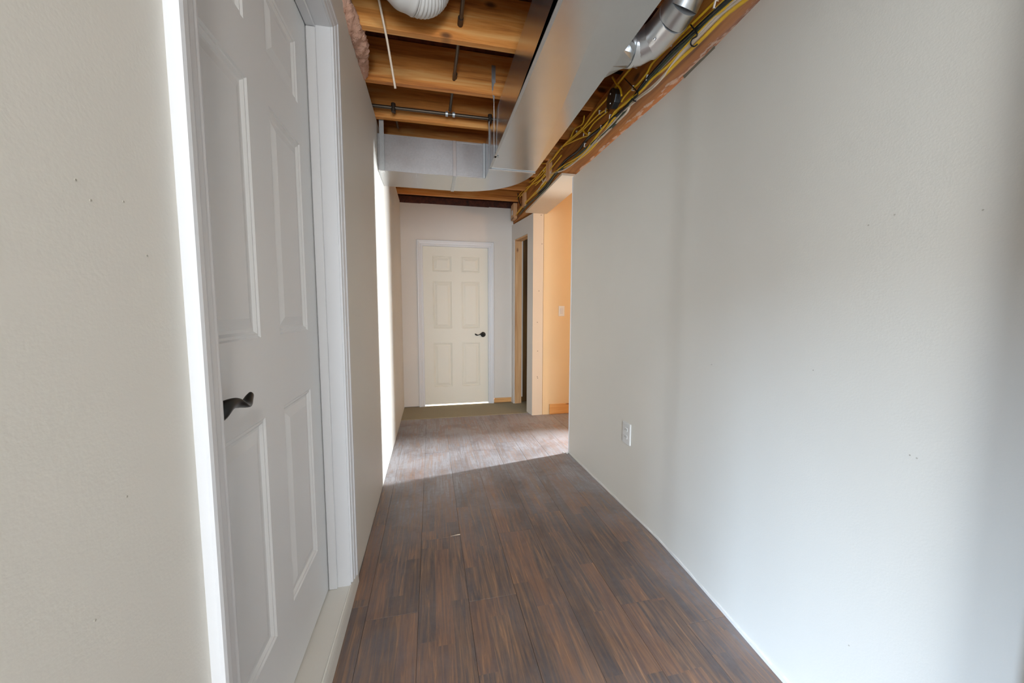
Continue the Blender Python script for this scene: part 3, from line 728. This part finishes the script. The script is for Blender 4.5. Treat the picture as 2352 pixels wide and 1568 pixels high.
# pink insulation on top of the left wall
def blob(name, pts, rs, mat, label, cat):
    g = G(); pts = smoothpath(pts, 14); n = len(pts); seg = 22; vs = []
    for i, p in enumerate(pts):
        t = i / (n - 1); rad = rs[0] * (0.35 + 0.65 * math.sin(math.pi * min(1, max(0.08, t * 0.96 + 0.02))) ** 0.5)
        for k in range(seg):
            a = 2 * math.pi * k / seg; j = 1 + 0.22 * math.sin(7.3 * p.y * 6 + 3 * a) * math.sin(31 * p.y + a) + random.uniform(-0.13, 0.13)
            vs.append((p.x + rs[1] * rad * math.cos(a) * j, p.y + random.uniform(-.003, .003), p.z + rad * math.sin(a) * j))
    fs = [(i * seg + k, i * seg + (k + 1) % seg, (i + 1) * seg + (k + 1) % seg, (i + 1) * seg + k) for i in range(n - 1) for k in range(seg)]
    fs += [tuple(range(seg))[::-1], tuple(range((n - 1) * seg, n * seg))]
    o = g.add(vs, fs).build(name, mat, None, smooth='all'); return tag(o, label, cat)
blob('insulation', [(-0.350, 1.80, 2.545), (-0.338, 1.92, 2.53), (-0.335, 2.05, 2.54), (-0.345, 2.18, 2.548), (-0.352, 2.315, 2.545)], (0.050, 0.9), 'pink', 'tuft of pink glass-fibre insulation bulging over the left wall', 'insulation')

# ================================================================== CABLES ALONG THE BEAM
def C2(pts): return [(1080 + x / 3.336, y / 3.336) for x, y in pts]
def cable(pts, r, mat, label, off=0.0, group=None, name='electrical_cable'):
    out = []
    for i, p in enumerate(C2(pts)):
        P = onx(p, 1.044 - r - off)
        if P.z > 2.70: P = onz(p, 2.70)
        out.append(P)
    o = G().tube(smoothpath(out, 5), r * 1.15, 8, True, flat=1.0).build(name, mat, None, smooth='all')
    return tag(o, label, 'cable', group)
GY = 'yellow cables stapled along the beam'
far = [(380, 1512), (330, 1620), (300, 1690)]
cable([(1990, -110), (1890, 0), (1700, 185), (1530, 350), (1400, 480), (1355, 560), (1290, 640), (1230, 690), (1180, 745), (1160, 780)], 0.0048, 'yellow', 'topmost yellow cable in the near bundle, running behind the round pipe to the box', 0.000, GY)
cable([(2050, -90), (1930, 20), (1800, 145), (1640, 290), (1540, 395), (1440, 520), (1340, 640), (1260, 725), (1140, 830), (1060, 930), (960, 1000), (905, 1035)], 0.0048, 'yellow', 'yellow cable just above the black cables', 0.0, GY)
cable([(2060, -80), (1980, 0), (1850, 115), (1700, 255), (1560, 385), (1450, 505), (1330, 640), (1250, 755), (1180, 835), (1080, 915), (990, 990), (900, 1060), (830, 1150), (740, 1220), (690, 1275), (600, 1400), (520, 1480)], 0.0078, 'black', 'thickest black cable along the middle of the beam', 0.002)
cable([(2080, -70), (1990, 20), (1860, 135), (1710, 275), (1565, 405), (1410, 570), (1300, 700), (1200, 830), (1110, 950), (970, 1070), (870, 1150), (760, 1245), (650, 1340), (590, 1430), (520, 1500), (440, 1568), (380, 1640)], 0.0066, 'green', 'dark green-grey cable below the thick black one', 0.004)
cable([(2180, -90), (2070, 0), (1900, 135), (1720, 315), (1600, 435), (1500, 560), (1400, 660), (1300, 740), (1230, 800), (1200, 860), (1120, 940), (1000, 1060), (870, 1185), (720, 1300), (600, 1345), (520, 1460)], 0.0052, 'cream', 'upper white cable in the near bundle', 0.006)
cable([(2150, -110), (2045, -10), (1880, 130), (1700, 320), (1580, 450), (1470, 600), (1380, 690), (1290, 755), (1160, 870), (1040, 1000), (960, 1080), (860, 1190), (740, 1290), (640, 1330), (560, 1400), (510, 1470)], 0.0040, 'cream', 'thin white cable tucked beside the upper white cable', 0.010)
cable([(2210, -80), (2110, 0), (1950, 125), (1760, 315), (1600, 465), (1440, 625), (1300, 745), (1150, 855), (1060, 965), (1010, 1045), (880, 1185), (750, 1265), (620, 1335), (560, 1410), (470, 1505), (390, 1590), (330, 1680), (295, 1720)], 0.0058, 'yellow', 'lowest thick yellow cable in the near bundle, next to the wall', 0.004, GY)
cable([(2130, -90), (2030, 0), (1850, 155), (1690, 315), (1520, 500), (1400, 600), (1290, 715), (1120, 845), (1080, 905), (1000, 1000), (930, 1095), (860, 1180), (700, 1280), (620, 1350), (540, 1450), (440, 1540), (350, 1650)], 0.0052, 'yellow', 'yellow cable between the black and white cables', 0.008, GY)
cable([(1300, 430), (1240, 510), (1150, 620), (1060, 740), (960, 850), (880, 960), (820, 1020), (720, 1110), (640, 1210), (560, 1300), (480, 1400), (380, 1510)], 0.0052, 'yellow', 'yellow cable passing left of the junction box close to the duct', 0.016, GY)
cable([(1090, 590), (1120, 640), (1150, 680), (1160, 735)], 0.0045, 'yellow', 'short yellow cable looping down into the junction box', 0.020, GY)
cable([(1050, 835), (980, 880), (910, 950), (860, 1000), (770, 1075), (700, 1130), (620, 1235), (560, 1325), (470, 1415), (400, 1500)], 0.0045, 'yellow', 'yellow cable leaving the lower side of the junction box', 0.006, GY)
cable([(1050, 855), (950, 940), (900, 1012)], 0.0042, 'yellow', 'short yellow cable below the junction box', 0.004, GY)
cable([(875, 885), (860, 950), (800, 990), (760, 1070), (690, 1140), (610, 1250), (540, 1375), (420, 1445), (350, 1530)], 0.0045, 'yellow', 'yellow cable dropping from the joist bay beside the elbow', 0.012, GY)
cable([(850, 975), (880, 1020), (912, 1035), (860, 1052), (770, 1092), (690, 1140), (600, 1260), (520, 1345), (450, 1400)], 0.0045, 'yellow', 'yellow cable with a short hooked bend', 0.009, GY)
cable([(640, 1215), (590, 1250), (545, 1252)], 0.0042, 'yellow', 'yellow cable end curling up beside the duct heel', 0.012, GY)
cable([(700, 1190), (620, 1290), (570, 1350), (500, 1420)], 0.0045, 'yellow', 'yellow cable in the far bundle above the elbow heel', 0.014, GY)
cable([(1690, 190), (1740, 265), (1700, 300), (1690, 340), (1715, 356), (1740, 340)], 0.0024, 'black', 'thin black tie looped around the near cables', 0.018, 'black ties on the cables', 'cable_tie')
cable([(1180, 600), (1230, 650), (1285, 715), (1255, 745), (1250, 768), (1270, 775)], 0.0024, 'black', 'thin black tie hanging past the cables by the junction box', 0.018, 'black ties on the cables', 'cable_tie')
cable([(365, 1480), (372, 1530), (385, 1575)], 0.0045, 'black', 'short black cable standing at the far end of the beam', 0.012)
GS = 'white cable staples on the beam'
spots = [(1875, 40), (1355, 600), (1245, 675), (1040, 845), (990, 860), (1070, 895), (870, 1035), (910, 1028), (815, 1012), (1002, 1052), (700, 1130), (875, 1180), (565, 1300), (615, 1320), (523, 1345), (575, 1335), (553, 1380), (1525, 335), (1265, 505)]
proto = None
ORD = 'first second third fourth fifth sixth seventh eighth ninth tenth eleventh twelfth thirteenth fourteenth fifteenth sixteenth seventeenth eighteenth nineteenth'.split()
spots.sort(key=lambda q_: onx(C2([q_])[0], 1.03).y)
for s_ in spots:
    p = C2([s_])[0]; P = onx(p, 1.030)
    if P.z < 2.335: P.z = 2.335
    if proto is None:
        g = G(); g.bbox(-0.004, 0.001, -0.0035, 0.0035, -0.012, 0.012, 0.001); g.box(0.0, 0.010, -0.0025, 0.0025, 0.0095, 0.0115); g.box(0.0, 0.010, -0.0025, 0.0025, -0.0115, -0.0095)
        o = g.build('cable_staple', 'staple', None, origin=(0, 0, 0)); proto = o
    else:
        o = proto.copy(); COL.objects.link(o)
    o.location = P; o.rotation_euler = (random.uniform(-0.5, 0.5), 0, 0)
    tag(o, ORD[spots.index(s_)] + ' white cable staple along the timber beam counted from the near end', 'staple', GS)

# junction box
jb = empty('junction_box', (1.03, 2.0, 2.40)); tag(jb, 'dark round steel junction box among the cables', 'junction box')
g = lathe_x([(-0.030, 0.050), (0.008, 0.050), (0.012, 0.048)], 1.025, 2.0, 2.412, -1, 8); g.build('box', 'jbox', jb)
g = lathe_x([(0.0125, 0.052), (0.016, 0.052), (0.018, 0.046)], 1.025, 2.0, 2.412, -1, 24); g.build('cover', 'iron', jb, smooth=True)
for dz in (-0.026, 0.026):
    g = lathe_x([(0.0185, 0.005), (0.021, 0.004)], 1.025, 2.0, 2.412 + dz, -1, 10); g.build('screw', 'bright', jb)

# ================================================================== SMALL LITTER
c = onz((1050, 1229.5), 0.0)
tag(G().tube([(0.085, 1.914, 0.0025), (0.105, 1.915, 0.003), (0.125, 1.916, 0.004), (0.135, 1.917, 0.0035)], 0.0022, 6, radii=[0.0006, 0.0012, 0.0026, 0.0030]).build('wood_splinter', 'cream'), 'pale wood splinter lying on the laminate in mid hall', 'splinter')
for i, (x, y, r, lab) in enumerate(((1.118, 2.868, 0.012, 'larger plaster crumb on the floor at the right wall corner'), (1.096, 2.895, 0.007, 'smaller plaster crumb beside the right wall corner'))):
    bm = bmesh.new(); bmesh.ops.create_icosphere(bm, subdivisions=2, radius=r)
    for v in bm.verts: v.co *= random.uniform(0.7, 1.1); v.co.z *= 0.7
    zmin = min(v.co.z for v in bm.verts); bm.verts.index_update()
    o = mesh('plaster_crumb', [(v.co.x + x, v.co.y + y, v.co.z - zmin + 0.0005) for v in bm.verts], [[v.index for v in f.verts] for f in bm.faces], 'plaster'); bm.free()
    tag(o, lab, 'crumb', 'plaster crumbs')

# pits and screw marks left in the painted walls
def pit(p, wall, x, r):
    c = onx(p, x); s_ = -1 if x > 0 else 1; n = 8
    G().add([(x + s_ * d, c.y + r * k_ * math.cos(2 * math.pi * k / n), c.z + r * k_ * math.sin(2 * math.pi * k / n)) for d, k_ in ((-0.002, 1.0), (0.0006, 0.8)) for k in range(n)],
            [tuple(range(n)), tuple(range(n, 2 * n))] + [(k, (k + 1) % n, n + (k + 1) % n, n + k) for k in range(n)]).build('pit_mark', MT['pit'], wall)
MT['pit'] = m_plain('pit_grey', (178, 172, 160), 0.8)
for p in ((283, 463), (173, 413), (208, 460), (218, 1424), (291, 1140), (337, 587)): pit(p, wall_left, XL, 0.0016)
for p in ((1995, 517), (2258, 482), (2055, 493), (1634, 837), (2090, 1045), (2106, 1052), (1950, 1482), (1868, 850)):
    y_ = onx(p, 1.12).y; pit(p, wall_right, wx(y_), 0.0022)
